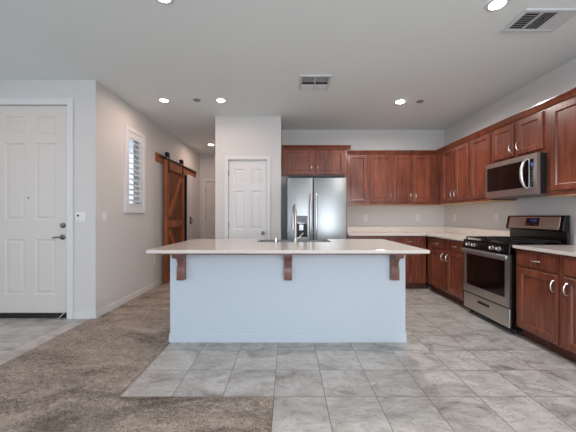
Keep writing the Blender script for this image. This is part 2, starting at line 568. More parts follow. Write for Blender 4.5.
# front door, eight feet tall, six panels
t = thing('door_1', ((FD0 + FD1) / 2, YE + 0.03, 0), 'white six-panel front entry door with deadbolt and black sweep', 'door', kind='structure')
cols = [(-3.345, -3.112), (-2.988, -2.742)]
rows = [(0.275, 0.930), (1.155, 2.065), (2.185, 2.385)]
obj('door_slab', panel_slab('y', FD0 + 0.004, FD1 - 0.004, 0.062, FDT - 0.004, YE + 0.025, 0.045, [(c[0], c[1], r_[0], r_[1]) for c in cols for r_ in rows], SIX), M['door_white'], t)
b = new()
box(b, FD0 - 0.02, FD0, YE + 0.001, YE + 0.13, 0, FDT + 0.02); box(b, FD1, FD1 + 0.02, YE + 0.001, YE + 0.13, 0, FDT + 0.02)
box(b, FD0, FD1, YE + 0.001, YE + 0.13, FDT, FDT + 0.02)
obj('door_jamb', b, M['white'], t)
obj('door_sweep', Box(FD0 + 0.004, FD1 - 0.004, YE + 0.012, YE + 0.06, 0.004, 0.06, 0.004), M['rubber'], t, label='black rubber sweep along the door foot')
dk = lathe(new(), [(0.004, 0), (0.032, 0), (0.032, 0.010), (0.026, 0.018), (0.012, 0.020), (0.010, 0.028)], (-2.657, YE + 0.025, 1.095), (0, -1, 0))
obj('deadbolt', dk, M['knob_dark'], t, True, 'round nickel deadbolt')
kn = obj('door_knob', lathe(new(), [(0.004, 0), (0.031, 0), (0.031, 0.010), (0.012, 0.016), (0.011, 0.05), (0.014, 0.052), (0.010, 0.058)], (-2.657, YE + 0.025, 0.957), (0, -1, 0)), M['knob_dark'], t, True, 'nickel lever handle')
obj('lever', tube(new(), [(-2.655, YE - 0.025, 0.957), (-2.69, YE - 0.027, 0.958), (-2.745, YE - 0.02, 0.953)], [0.011, 0.010, 0.008]), M['knob_dark'], kn, True)
ds = new()
tube(ds, [(-2.618, YE + 0.018, 0.075), (-2.628, YE - 0.004, 0.062), (-2.668, YE - 0.012, 0.022)], [0.006, 0.006, 0.005]); cyl(ds, (-2.668, YE - 0.012, 0.022), (-2.678, YE - 0.013, 0.012), 0.009)
obj('door_stop', ds, M['chrome'], t, True, 'small metal kick-down stop')
obj('peephole', lathe(new(), [(0.002, 0), (0.009, 0), (0.008, 0.004), (0.003, 0.005)], (-3.065, YE + 0.025, 1.42), (0, -1, 0), 16), M['slot'], t, True)

# pantry door
t = thing('door_2', ((PD0 + PD1) / 2, PY + 0.03, 0), 'narrow white six-panel pantry closet door with dark knob', 'door', kind='structure')
cw = 0.205
cx = (PD0 + PD1) / 2
cols = [(cx - 0.055 - 0.168, cx - 0.055), (cx + 0.055, cx + 0.055 + 0.168)]
rows = [(0.22, 0.72), (0.995, 1.615), (1.735, 1.965)]
obj('door_slab', panel_slab('y', PD0, PD1, 0.012, PDT - 0.003, PY + 0.02, 0.035, [(c[0], c[1], r_[0], r_[1]) for c in cols for r_ in rows], SIX), M['closet_white'], t)
b = new()
box(b, PD0 - 0.011, PD0 - 0.003, PY + 0.001, PY + 0.11, 0, PDT + 0.011); box(b, PD1 + 0.003, PD1 + 0.011, PY + 0.001, PY + 0.11, 0, PDT + 0.011)
box(b, PD0 - 0.003, PD1 + 0.003, PY + 0.001, PY + 0.11, PDT, PDT + 0.011)
obj('door_jamb', b, M['white'], t)
obj('door_knob', knob_bm((PD1 - 0.06, PY + 0.02, 0.935), (0, -1, 0)), M['knob_dark'], t, True, 'round dark nickel knob')
for z in (0.25, 1.02, 1.85):
    obj('hinge', cyl(new(), (PD0 - 0.002, PY + 0.014, z), (PD0 - 0.002, PY + 0.014, z + 0.09), 0.007, n=12), M['knob_dark'], t, True)
obj('strike_plate', Box(PD1 + 0.0005, PD1 + 0.003, PY + 0.012, PY + 0.03, 0.90, 0.96), M['knob_dark'], t)

# door at the end of the hall
t = thing('door_3', ((HD0 + HD1) / 2, YH + 0.03, 0), 'white panelled door at the far end of the hall', 'door', kind='structure')
cx = (HD0 + HD1) / 2
rows = [(0.20, 0.43), (0.53, 0.76), (0.86, 1.12), (1.22, 1.48), (1.58, 1.98)]
obj('door_slab', panel_slab('y', HD0 + 0.005, HD1 - 0.005, 0.014, HDT - 0.004, YH + 0.015, 0.035, [(HD0 + 0.12, HD1 - 0.12, a, c) for a, c in rows], SIX), M['door_white'], t)
for z in (0.25, 1.10, 1.80):
    obj('hinge', cyl(new(), (HD0 + 0.002, YH + 0.008, z), (HD0 + 0.002, YH + 0.008, z + 0.1), 0.008, n=12), M['knob_dark'], t, True)
obj('door_knob', knob_bm((HD1 - 0.07, YH + 0.015, 0.95), (0, -1, 0)), M['knob_dark'], t, True)

# white doorway frame past the barn door, with a black latch
t = thing('door_4', (XL, 6.58, 0), 'white doorway post with black latch just past the barn door', 'door', kind='structure')
obj('door_post', Box(XL, XL + 0.02, DY1, 6.80, 0, 2.17, 0.004), M['white'], t)
lt = new()
box(lt, XL + 0.02, XL + 0.026, 6.60, 6.66, 1.02, 1.20, 0.002); tube(lt, [(XL + 0.026, 6.63, 1.04), (XL + 0.06, 6.63, 1.06), (XL + 0.06, 6.63, 1.15), (XL + 0.026, 6.63, 1.17)], 0.008)
obj('latch', lt, M['iron'], t, True, 'black iron latch pull')
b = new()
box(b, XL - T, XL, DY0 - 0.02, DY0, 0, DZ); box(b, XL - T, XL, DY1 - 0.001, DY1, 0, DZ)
struct('trim_4', b, M['rubber'], 'jamb painted black as shade inside the doorway behind the barn door', 'door casing')  # jamb colour is the shade of the gap past the barn door

# ------------------------------------------------------------------ shuttered window in the hall wall
t = thing('window_1', (XL, (WY0 + WY1) / 2, WZ0), 'narrow tall window in the hall wall behind white shutters', 'window', kind='structure')
b = new()
for y0, y1, z0, z1 in ((WY0, WY0 + 0.03, WZ0, WZ1), (WY1 - 0.03, WY1, WZ0, WZ1), (WY0, WY1, WZ0, WZ0 + 0.03), (WY0, WY1, WZ1 - 0.03, WZ1)):
    box(b, XL - 0.125, XL - 0.095, y0, y1, z0, z1)
obj('window_sash', b, M['white'], t)
obj('window_pane', Box(XL - 0.112, XL - 0.108, WY0 + 0.03, WY1 - 0.03, WZ0 + 0.03, WZ1 - 0.03), M['glass'], t)
t = thing('plantation_shutter', (XL, (WY0 + WY1) / 2, WZ0), 'white plantation shutter with open louvers over the hall window', 'shutter')
b = new()
o_ = 0.05
for y0, y1, z0, z1 in ((WY0 - o_, WY0 + 0.012, WZ0 - o_, WZ1 + o_), (WY1 - 0.012, WY1 + o_, WZ0 - o_, WZ1 + o_), (WY0 + 0.012, WY1 - 0.012, WZ0 - o_, WZ0 + 0.012), (WY0 + 0.012, WY1 - 0.012, WZ1 - 0.012, WZ1 + o_)):
    box(b, XL + 0.0005, XL + 0.028, y0, y1, z0, z1, 0.004)
obj('shutter_frame', b, M['louver'], t)
b = new()
for y0, y1, z0, z1 in ((WY0 + 0.014, WY0 + 0.06, WZ0 + 0.014, WZ1 - 0.014), (WY1 - 0.06, WY1 - 0.014, WZ0 + 0.014, WZ1 - 0.014), (WY0 + 0.06, WY1 - 0.06, WZ0 + 0.014, WZ0 + 0.09), (WY0 + 0.06, WY1 - 0.06, WZ1 - 0.1, WZ1 - 0.014)):
    box(b, XL - 0.012, XL + 0.020, y0, y1, z0, z1, 0.003)
obj('shutter_panel', b, M['louver'], t)
b = new()
z = WZ0 + 0.13
while z < WZ1 - 0.12:
    s = bmesh.new()
    bmesh.ops.create_cube(s, size=1)
    for q in s.verts: q.co = Vector((q.co.x * 0.085, q.co.y * (WY1 - WY0 - 0.124), q.co.z * 0.010))
    bmesh.ops.bevel(s, geom=list(s.edges), offset=0.003, segments=1, affect='EDGES')
    bmesh.ops.transform(s, matrix=Matrix.Translation((XL + 0.004, (WY0 + WY1) / 2, z)) @ Matrix.Rotation(R(28), 4, 'Y'), verts=s.verts)
    join(b, s)
    z += 0.076
obj('louvers', b, M['louver'], t)
obj('tilt_rod', Box(XL + 0.046, XL + 0.054, (WY0 + WY1) / 2 + 0.05, (WY0 + WY1) / 2 + 0.062, WZ0 + 0.11, WZ1 - 0.12, 0.002), M['louver'], t)

# ------------------------------------------------------------------ barn door and its rail
BX0, BX1 = -2.208, -2.160
BY0, BY1, BZ0, BZ1 = 5.13, 6.05, 0.02, 2.205
t = thing('barn_door_rail', (XL, 5.97, 2.2), 'black sliding-door rail on a wooden header board in the hall', 'rail')
obj('header_board', Box(XL + 0.0005, XL + 0.026, 4.92, 7.03, 2.145, 2.29, 0.003), M['barn'], t)
obj('rail', Box(XL + 0.045, XL + 0.053, 4.98, 6.98, 2.232, 2.272, 0.001), M['iron'], t)
for y in (5.05, 5.5, 6.0, 6.5, 6.92):
    obj('standoff', cyl(new(), (XL + 0.02, y, 2.252), (XL + 0.060, y, 2.252), 0.011, n=14), M['iron'], t, True)
t = thing('barn_door', (BX0, (BY0 + BY1) / 2, BZ0), 'brown rustic plank barn door with diagonal braces hanging in the hall', 'door')
b = new()
npl = 7
for i in range(npl):
    w = (BY1 - BY0) / npl
    box(b, BX0, BX0 + 0.022, BY0 + i * w + 0.0015, BY0 + (i + 1) * w - 0.0015, BZ0, BZ1, 0.002, 1)
obj('plank_panel', b, M['barn_plank'], t)
FX0, FX1 = BX0 + 0.022, BX1
for y0 in (BY0, BY1 - 0.12):
    obj('stile', Box(FX0, FX1, y0, y0 + 0.12, BZ0, BZ1, 0.003), M['barn'], t)
for z0, z1 in ((BZ0, BZ0 + 0.15), (1.00, 1.13), (BZ1 - 0.15, BZ1)):
    obj('rail_board', Box(FX0, FX1, BY0 + 0.12, BY1 - 0.12, z0, z1, 0.003), M['barn'], t)
def brace(p, q, w=0.11):
    (ya, za), (yb, zb) = p, q
    d = Vector((yb - ya, zb - za)).normalized(); n_ = Vector((-d.y, d.x)) * w / 2
    return prism(new(), [(ya + n_.x, za + n_.y), (yb + n_.x, zb + n_.y), (yb - n_.x, zb - n_.y), (ya - n_.x, za - n_.y)], 'x', FX0, FX1 - 0.002)
obj('brace', brace((BY0 + 0.17, 1.20), (BY1 - 0.17, BZ1 - 0.22)), M['barn'], t)
obj('brace', brace((BY0 + 0.17, 0.93), (BY1 - 0.17, BZ0 + 0.22)), M['barn'], t)
for y in (BY0 + 0.13, BY1 - 0.10):
    hb = new()
    box(hb, BX1 + 0.0005, BX1 + 0.007, y - 0.026, y + 0.026, 1.98, 2.350, 0.001)
    hg = obj('hanger_strap', hb, M['iron'], t, label='black iron hanger strap')
    wb = cyl(new(), (XL + 0.040, y, 2.322), (BX1 - 0.006, y, 2.322), 0.046, n=28, b=0.003)
    cyl(wb, (XL + 0.058, y, 2.322), (BX1 + 0.014, y, 2.322), 0.011, n=12)
    obj('wheel', wb, M['iron'], hg, True)

# ------------------------------------------------------------------ cabinets
SHAKER = [(0.004, 0.002), (0.011, 0.012), (0.015, 0.0125)]

def pull(F, a, z, front, vertical, l=0.098):
    """bowed bar pull"""
    pts = []
    for k in range(11):
        u = -1 + 2 * k / 10
        out = 0.030 * (1 - u * u) ** 0.6 + 0.0005
        pts.append(F(a, z + u * l / 2, front - out) if vertical else F(a + u * l / 2, z, front - out))
    bm = tube(new(), pts, [0.0072] + [0.0052] * 9 + [0.0072], 8)
    return bm

def door(t, axis, a0, a1, z0, z1, front, pull_at=None, name='door', frame=0.055, vertical=True):
    fr = min(frame, (a1 - a0) * 0.25, (z1 - z0) * 0.3)
    d = obj(name, panel_slab(axis, a0, a1, z0, z1, front, 0.0195, [(a0 + fr, a1 - fr, z0 + fr, z1 - fr)], SHAKER, 0.008), M['cherry'], t)
    if pull_at:
        obj('handle', pull(AX[axis], pull_at[0], pull_at[1], front, vertical), M['chrome'], d, True, 'bowed satin nickel pull')
    return d

def drawer(t, axis, a0, a1, z0, z1, front):
    d = obj('drawer', panel_slab(axis, a0, a1, z0, z1, front, 0.0195, [], [], 0.004), M['cherry'], t)
    obj('handle', pull(AX[axis], (a0 + a1) / 2, (z0 + z1) / 2, front, False), M['chrome'], d, True, 'bowed satin nickel pull')
    return d

def bx_axis(bm, axis, a0, a1, d0, d1, z0, z1, b=0.0):
    if axis == 'y': return box(bm, a0, a1, d0, d1, z0, z1, b)
    return box(bm, d0, d1, a0, a1, z0, z1, b)

CR = [(-0.0005, 0.0), (-0.012, 0.004), (-0.018, 0.018), (-0.034, 0.040), (-0.044, 0.050), (-0.050, 0.052), (-0.050, 0.062), (-0.0005, 0.062)]
def crown(t, axis, a0, a1, face, z, miter=False):
    """moulding along the top front edge; the profile is (towards the room, up); a mitred end meets the run round the corner"""
    bm = bmesh.new()
    F = AX[axis]
    A = [bm.verts.new(F(a0, z + w, face + u)) for u, w in CR]
    B = [bm.verts.new(F(a1 + (u - 0.0004 if miter else 0.0), z + w, face + u)) for u, w in CR]
    n = len(CR)
    bm.faces.new(A); bm.faces.new(B)
    for i in range(n): bm.faces.new((A[i], A[(i + 1) % n], B[(i + 1) % n], B[i]))
    return obj('crown_molding', bm, M['cherry'], t)

UZ0, UZ1 = 1.405, 2.285          # wall cabinet box
UD0, UD1 = 1.45, 2.266           # wall cabinet doors
UF = 5.03                        # face of the doors on the back wall
RF = 2.57                        # face of the doors on the right wall
BT = UF + 0.020                  # front of the boxes
RT = RF + 0.020

def upper(axis, a0, a1, back, label, doors, z0=UZ0, crn=True, dz0=UD0, group=None, front=None, face=None, z1=UZ1, dz1=UD1, ca=None, miter=False):
    front = front if front is not None else (BT if axis == 'y' else RT)
    face = face if face is not None else front - 0.020
    c = AX[axis]((a0 + a1) / 2, z0, (front + back) / 2)
    t = thing('kitchen_cabinet', c, label, 'cabinet', group)
    obj('carcass', bx_axis(new(), axis, a0 + 0.0005, a1 - 0.0005, front, back - 0.001, z0, z1, 0.002), M['cherry'], t)
    obj('bottom_panel', bx_axis(new(), axis, a0 + 0.012, a1 - 0.012, front + 0.004, back - 0.004, z0 - 0.0065, z0 - 0.0003, 0.0), M['maple'], t, label='pale unstained underside')
    for d0, d1, p in doors:
        pa = None if p is None else ((d1 - 0.028) if p > 0 else (d0 + 0.028), dz0 + 0.10)
        door(t, axis, d0, d1, dz0, dz1, face, pa)
    if crn:
        crown(t, axis, (ca or (a0, a1))[0], (ca or (a0, a1))[1], front, z1 - 0.004, miter)
    return t

G = 'stained cherry wall cabinets'
upper('y', 0.985, 1.402, YB, 'single-door cherry wall cabinet next to the refrigerator cabinet', [(1.030, 1.374, 1)], group=G)
upper('y', 1.402, 1.820, YB, 'single-door cherry wall cabinet second from the refrigerator, on the back wall', [(1.428, 1.802, 1)], group=G)
upper('y', 1.820, XR, YB, 'cherry wall cabinet reaching into the corner of the back wall', [(1.838, 2.150, 1), (2.180, 2.480, -1)], group=G, ca=(1.820, RT), miter=True)
upper('x', 4.118, BT, XR, 'two-door cherry wall cabinet on the right wall nearest the corner', [(4.142, 4.470, 1), (4.515, 4.845, -1)], group=G, miter=True)
upper('x', 3.672, 4.118, XR, 'single-door cherry wall cabinet left of the microwave', [(3.695, 4.090, None)], group=G)
upper('x', 2.905, 3.672, XR, 'short two-door cherry wall cabinet above the microwave', [(2.932, 3.262, 1), (3.312, 3.648, -1)], z0=1.852, dz0=1.888, group=G)
upper('x', 1.930, 2.905, XR, 'tall cherry wall cabinet right of the microwave', [(1.965, 2.400, 1), (2.428, 2.848, -1)], group=G)
# cabinet over the refrigerator, deeper and reaching further out
FCY = 4.77
t = upper('y', -0.108, 0.982, YB, 'two-door cherry cabinet above the stainless refrigerator', [(-0.070, 0.415, 1), (0.462, 0.930, -1)], z0=1.862, dz0=1.895, front=FCY + 0.02, face=FCY, z1=2.310, dz1=2.288, group=G, ca=(-0.108, 1.03))
b = prism(new(), [(0.982 - u, 2.306 + w) for u, w in CR if u <= 0] + [(0.982, 2.368)], 'y', FCY + 0.0205, 4.998)
obj('crown_molding', b, M['cherry'], t)
obj('gap_shade_panel', Box(-0.111, -0.018, FCY + 0.02, FCY + 0.03, 0.0, 1.8605), M['gap_shade'], t, label='grey strip painted as the shaded gap beside the refrigerator')  # added strip, its grey stands for shade in the open gap
obj('side_panel', Box(0.962, 0.982, FCY + 0.02, YB - 0.002, 0.0, 1.861), M['cherry'], t)

# base cabinets
LF = 4.75                        # door face, back wall
LX = 2.27                        # door face, right wall
def lower(axis, a0, a1, back, label, doors, drawers, front, kick_a=None, group='stained cherry base cabinets', side=None):
    face = front - 0.020
    c = AX[axis]((a0 + a1) / 2, 0, (front + back) / 2)
    t = thing('base_cabinet', c, label, 'cabinet', group)
    obj('carcass', bx_axis(new(), axis, a0 + 0.0005, a1 - 0.0005, front, back - 0.001, 0.10, 0.8835, 0.002), M['cherry'], t)
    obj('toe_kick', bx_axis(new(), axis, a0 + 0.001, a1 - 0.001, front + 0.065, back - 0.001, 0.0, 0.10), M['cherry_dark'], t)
    for d0, d1, p in doors:
        pa = None if p is None else ((d1 - 0.030) if p > 0 else (d0 + 0.030), 0.605)
        door(t, axis, d0, d1, 0.118, 0.702, face, pa)
    for d0, d1 in drawers:
        drawer(t, axis, d0, d1, 0.722, 0.858, face)
    return t
lower('y', 0.984, 1.820, YB, 'wide cherry base cabinet beside the refrigerator, behind the island', [(1.02, 1.385, 1), (1.425, 1.794, -1)], [(1.02, 1.794)], LF + 0.02)
lower('y', 1.820, LX + 0.0, YB, 'narrow cherry base cabinet in the back corner', [(1.851, 2.178, None)], [(1.851, 2.178)], LF + 0.02)
lower('x', 3.705, LF + 0.02, XR, 'two-door cherry base cabinet left of the range', [(3.757, 4.155, 1), (4.222, 4.636, -1)], [(3.757, 4.155), (4.222, 4.636)], LX + 0.02)
lower('x', 1.930, 2.915, XR, 'two-door cherry base cabinet right of the range', [(1.965, 2.388, 1), (2.446, 2.880, -1)], [(1.965, 2.388), (2.446, 2.880)], LX + 0.02)

# worktops
CT0, CT1 = 0.885, 0.914
CY, CX = 4.715, 2.235
t = thing('corner_countertop', (2.0, 5.1, CT0), 'pale quartz worktop running round the corner from refrigerator to range', 'countertop')
obj('slab', prism(new(), [(0.986, CY), (CX, CY), (CX, 3.705), (XR - 0.001, 3.705), (XR - 0.001, YB - 0.001), (0.986, YB - 0.001)], 'z', CT0, CT1, 0.003), M['quartz'], t)
b = new()
box(b, 0.986, XR - 0.022, YB - 0.022, YB - 0.001, CT1, 1.016, 0.003); box(b, XR - 0.022, XR - 0.001, 3.705, YB - 0.001, CT1, 1.016, 0.003)
obj('backsplash', b, M['quartz'], t)
t = thing('countertop', (2.55, 2.4, CT0), 'pale quartz worktop on the base cabinet right of the range', 'countertop')
obj('slab', Box(2.25, XR - 0.001, 1.915, 2.908, CT0, CT1, 0.003), M['quartz'], t)
obj('backsplash', Box(XR - 0.022, XR - 0.001, 1.915, 2.918, CT1, 1.016, 0.003), M['quartz'], t)

# ------------------------------------------------------------------ island
IX0, IX1, IY0, IY1 = -1.127, 1.122, 2.77, 3.66
SX0, SX1, SY0 = -0.355, 0.490, 3.26
t = thing('kitchen_island', (0, 3.2, 0), 'long white panelled kitchen island standing on the tile floor', 'island')
b = new()
box(b, IX0, IX1, IY0, SY0 - 0.03, 0, 0.864, 0.003)
box(b, IX0, SX0 - 0.02, SY0 - 0.03, IY1, 0, 0.864)
box(b, SX1 + 0.02, IX1, SY0 - 0.03, IY1, 0, 0.864)
box(b, SX0 - 0.02, SX1 + 0.02, SY0 - 0.03, IY1, 0, 0.62)
obj('body', b, M['island_white'], t)
b = new()
prof = [(0, 0), (-0.008, 0), (-0.008, 0.070), (-0.005, 0.080), (0, 0.084)]
prism(b, [(IY0 + u, z_) for u, z_ in prof], 'x', IX0 - 0.008, IX1 + 0.008)
box(b, IX0 - 0.008, IX0, IY0, IY1, 0, 0.082, 0.003); box(b, IX1, IX1 + 0.008, IY0, IY1, 0, 0.082, 0.003)
obj('base_trim', b, M['island_white'], t)
b = new()
box(b, -1.150, 1.150, 2.53, SY0 - 0.035, 0.866, 0.8845)
obj('subtop', b, M['corbel'], t, label='thin brown support board under the overhang')
def corbel(x):
    w = 0.037
    y, zt, zb = IY0 - 0.0005, 0.8655, 0.600
    pts = [(y, zb), (y - 0.055, zb), (y - 0.058, zb + 0.02)]
    for k in range(9):
        u = k / 8
        pts.append((y - 0.050 - 0.012 * math.sin(u * math.pi) + 0.018 * u, zb + 0.03 + 0.125 * u))
    for k in range(8):
        u = k / 7
        pts.append((y - 0.040 - 0.075 * (1 - math.cos(u * math.pi / 2)) - 0.01 * u, zb + 0.16 + 0.055 * math.sin(u * math.pi / 2)))
    pts += [(y - 0.150, zb + 0.222), (y - 0.165, zb + 0.235), (y - 0.168, zb + 0.25), (y - 0.165, zt), (y, zt)]
    return obj('corbel', prism(new(), pts, 'x', x - w, x + w, 0.003), M['corbel'], t, label='brown scrolled wooden corbel under the worktop')
for x in (-1.008, 0.0, 1.008): corbel(x)

t = thing('island_countertop', (0, 3.05, 0.8855), 'long pale quartz worktop overhanging the white island', 'countertop')
KX = 1.205
obj('slab', prism(new(), [(-KX, 2.46), (KX, 2.46), (KX, 3.69), (SX1, 3.69), (SX1, SY0), (SX0, SY0), (SX0, 3.69), (-KX, 3.69)], 'z', 0.8855, 0.914, 0.003), M['quartz'], t)

# sink with an open front rim towards the kitchen
t = thing('apron_sink', ((SX0 + SX1) / 2, 3.48, 0.625), 'stainless apron sink set into the back edge of the island', 'sink')
b = new()
x0, x1, y0, y1, z0, z1 = SX0 + 0.002, SX1 - 0.002, SY0 + 0.002, 3.72, 0.625, 0.898
box(b, x0, x1, y0, y0 + 0.014, z0, z1, 0.002); box(b, x0, x1, y1 - 0.03, y1, z0, z1 + 0.004, 0.004)
box(b, x0, x0 + 0.014, y0 + 0.014, y1 - 0.03, z0, z1, 0.002); box(b, x1 - 0.014, x1, y0 + 0.014, y1 - 0.03, z0, z1, 0.002)
box(b, x0 + 0.014, x1 - 0.014, y0 + 0.014, y1 - 0.03, z0, z0 + 0.012)
obj('basin', b, M['sink'], t)
obj('drain', lathe(new(), [(0.01, 0), (0.045, 0), (0.045, 0.004), (0.03, 0.003), (0.01, 0.001)], ((x0 + x1) / 2, 3.5, z0 + 0.012)), M['chrome'], t, True)

# faucet
fx, fy = 0.083, 3.185
t = thing('kitchen_faucet', (fx, fy, 0.914), 'tall nickel gooseneck faucet on the island beside the sink', 'faucet')
obj('base', lathe(new(), [(0.006, 0), (0.028, 0), (0.028, 0.006), (0.021, 0.012), (0.019, 0.06), (0.016, 0.068), (0.006, 0.07)], (fx, fy, 0.9142)), M['faucet'], t, True)
pts = [(fx, fy, 0.975), (fx, fy, 1.10), (fx, fy, 1.235)]
rr = 0.092
dx, dy = -0.13, 0.99
for k in range(1, 13):
    a = math.pi * k / 12
    s_ = rr * (1 - math.cos(a))
    pts.append((fx + dx * s_, fy + dy * s_, 1.235 + rr * math.sin(a)))
pts.append((fx + dx * 2 * rr, fy + dy * 2 * rr, 1.19))
obj('spout', tube(new(), pts, [0.0135] * len(pts), 14), M['faucet'], t, True)
ex, ey = fx + dx * 2 * rr, fy + dy * 2 * rr
obj('spray_head', lathe(new(), [(0.008, 0), (0.0145, 0.002), (0.018, 0.03), (0.022, 0.10), (0.023, 0.150), (0.018, 0.155), (0.006, 0.153)], (ex, ey, 1.20), (0, 0, -1)), M['faucet'], t, True)
obj('lever', tube(new(), [(fx + 0.012, fy, 0.955), (fx + 0.034, fy, 0.962), (fx + 0.085, fy - 0.01, 1.020)], [0.011, 0.009, 0.0065]), M['faucet'], t, True)
t = tag(obj('soap_dispenser', lathe(new(), [(0.004, 0), (0.021, 0), (0.021, 0.004), (0.0165, 0.008), (0.0165, 0.062), (0.014, 0.067), (0.004, 0.068)], (-0.131, 3.17, 0.9142)), M['chrome'], None, True), 'short nickel soap dispenser cap on the island left of the faucet', 'soap dispenser')

# ------------------------------------------------------------------ refrigerator
FX0_, FX1_, FY0 = -0.012, 0.903, 4.47
t = thing('refrigerator', ((FX0_ + FX1_) / 2, 4.9, 0), 'stainless side-by-side refrigerator with water dispenser', 'refrigerator')
obj('cabinet', Box(FX0_ + 0.004, FX1_ - 0.004, FY0 + 0.075, 5.33, 0.02, 1.79, 0.006), M['grey_side'], t)
ft = obj('base_grille', Box(FX0_ + 0.01, FX1_ - 0.01, FY0 + 0.03, FY0 + 0.10, 0.0, 0.075), M['black_matte'], t)
FS = 0.390
def fdoor(name, a, c, lab):
    bm = new()
    box(bm, a, c, FY0, FY0 + 0.07, 0.085, 1.800, 0.010, 3)
    return obj(name, bm, M['fridge_steel'], t, True, lab)
fz = fdoor('freezer_door', FX0_, FS - 0.006, 'narrow stainless freezer door with dispenser')
fr = fdoor('fridge_door', FS + 0.006, FX1_, 'wide stainless refrigerator door')
def fhandle(x, par):
    pts = []
    for k in range(13):
        u = -1 + 2 * k / 12
        pts.append((x, FY0 - 0.010 - 0.05 * (1 - u ** 4), 1.165 + u * 0.375))
    obj('handle', tube(new(), [(x, FY0 + 0.002, 0.79)] + pts + [(x, FY0 + 0.002, 1.54)], 0.0145, 12), M['handle_steel'], par, True, 'long vertical bowed steel handle')
fhandle(FS - 0.043, fz); fhandle(FS + 0.043, fr)
dxa, dxb, dza, dzb = 0.098, 0.302, 0.885, 1.212
b = new()
for a0, a1, z0, z1 in ((dxa, dxb, 1.085, dzb), (dxa, dxb, dza, dza + 0.014), (dxa, dxa + 0.012, dza, 1.085), (dxb - 0.012, dxb, dza, 1.085)):
    box(b, a0, a1, FY0 - 0.006, FY0 - 0.0002, z0, z1, 0.001)
dp = obj('dispenser', b, M['black_gloss'], fz, False, 'black ice and water dispenser')
b = new()
box(b, dxa + 0.012, dxb - 0.012, FY0 - 0.002, FY0 - 0.0005, dza + 0.014, 1.085); box(b, 0.165, 0.235, FY0 - 0.006, FY0 - 0.001, 0.96, 1.075, 0.002)
obj('dispenser_recess', b, M['black_matte'], fz)
obj('dispenser_display', Box(0.225, 0.280, FY0 - 0.0072, FY0 - 0.006, 1.135, 1.165), M['sensor'], fz)
b = new()
for x in (0.115, 0.140, 0.165, 0.190): box(b, x, x + 0.014, FY0 - 0.0072, FY0 - 0.006, 1.105, 1.114)
box(b, 0.150, 0.250, FY0 - 0.0072, FY0 - 0.006, 1.092, 1.098)
obj('dispenser_buttons', b, M['grey_badge'], fz)
obj('paddle', Box(0.172, 0.238, FY0 - 0.012, FY0 - 0.006, 0.985, 1.075, 0.003), M['grey_badge'], fz)
obj('hinge_cover', Box(FX0_ + 0.02, FX1_ - 0.02, FY0 + 0.01, FY0 + 0.14, 1.801, 1.835, 0.004), M['black_matte'], t)

# ------------------------------------------------------------------ range
RX, RY0, RY1 = 2.235, 2.926, 3.697
t = thing('gas_range', (2.55, 3.31, 0), 'stainless gas range with black cooktop between the base cabinets', 'range')
b = new()
box(b, RX + 0.016, 2.86, RY0, RY1, 0.055, 0.895, 0.003)
obj('body', b, M['black_gloss'], t)
for x in (RX + 0.09, 2.80):
    for y in (RY0 + 0.04, RY1 - 0.04):
        obj('foot', cyl(new(), (x, y, 0.0), (x, y, 0.056), 0.02), M['black_matte'], t, True)
bd = obj('storage_drawer', Box(RX + 0.004, RX + 0.014, RY0 + 0.004, RY1 - 0.004, 0.068, 0.258, 0.005), M['steel_dark'], t, label='stainless storage drawer with dark slot grip')
obj('grip_slot', Box(RX + 0.0015, RX + 0.0075, 3.225, 3.425, 0.180, 0.212, 0.003), M['black_matte'], bd)
# oven door: frame with a window
OZ0, OZ1 = 0.272, 0.805
b = new()
WYa, WYb, WZa, WZb = RY0 + 0.065, RY1 - 0.065, 0.365, 0.742
for y0, y1, z0, z1 in ((RY0 + 0.004, WYa, OZ0, OZ1), (WYb, RY1 - 0.004, OZ0, OZ1), (WYa, WYb, OZ0, WZa), (WYa, WYb, WZb, OZ1)):
    box(b, RX, RX + 0.010, y0, y1, z0, z1)
od = obj('oven_door', b, M['steel_dark'], t, label='stainless oven door with dark window')
obj('oven_window', Box(RX + 0.002, RX + 0.0155, WYa, WYb, WZa, WZb), M['oven_glass'], od)
b = new()
box(b, RX - 0.034, RX - 0.014, RY0 + 0.006, RY1 - 0.006, 0.760, 0.804, 0.007, 3)
for y in (RY0 + 0.05, RY1 - 0.05): box(b, RX - 0.016, RX, y - 0.012, y + 0.012, 0.770, 0.794, 0.003)
obj('handle', b, M['steel'], od, True, 'wide steel bar handle')
obj('badge', lathe(new(), [(0.002, 0), (0.015, 0), (0.014, 0.002), (0.002, 0.0025)], (RX, 3.31, 0.318), (-1, 0, 0), 20), M['grey_badge'], od, True)
# control fascia, leaning back
b = prism(new(), [(RX - 0.004, 0.812), (RX + 0.002, 0.900), (RX + 0.05, 0.905), (RX + 0.05, 0.812)], 'y', RY0, RY1, 0.003)
fa = obj('control_fascia', b, M['black_gloss'], t)
for y in (3.58, 3.475, 3.165, 3.065):
    k = obj('knob', lathe(new(), [(0.004, 0), (0.024, 0), (0.024, 0.006), (0.019, 0.010), (0.017, 0.032), (0.010, 0.034)], (RX - 0.001, y, 0.858), (-1, 0, 0.05)), M['chrome'], fa, True, 'round steel burner knob')
    obj('pointer', Box(RX - 0.043, RX - 0.033, y - 0.004, y + 0.004, 0.842, 0.877, 0.001), M['chrome'], k)
obj('cooktop', Box(RX + 0.005, 2.80, RY0, RY1, 0.896, 0.916, 0.004), M['black_gloss'], t)
for x in (2.40, 2.68):
    for y in (3.10, 3.52):
        obj('burner', lathe(new(), [(0.005, 0), (0.052, 0), (0.050, 0.008), (0.036, 0.010), (0.036, 0.018), (0.006, 0.020)], (x, y, 0.9165)), M['grate'], t, True)
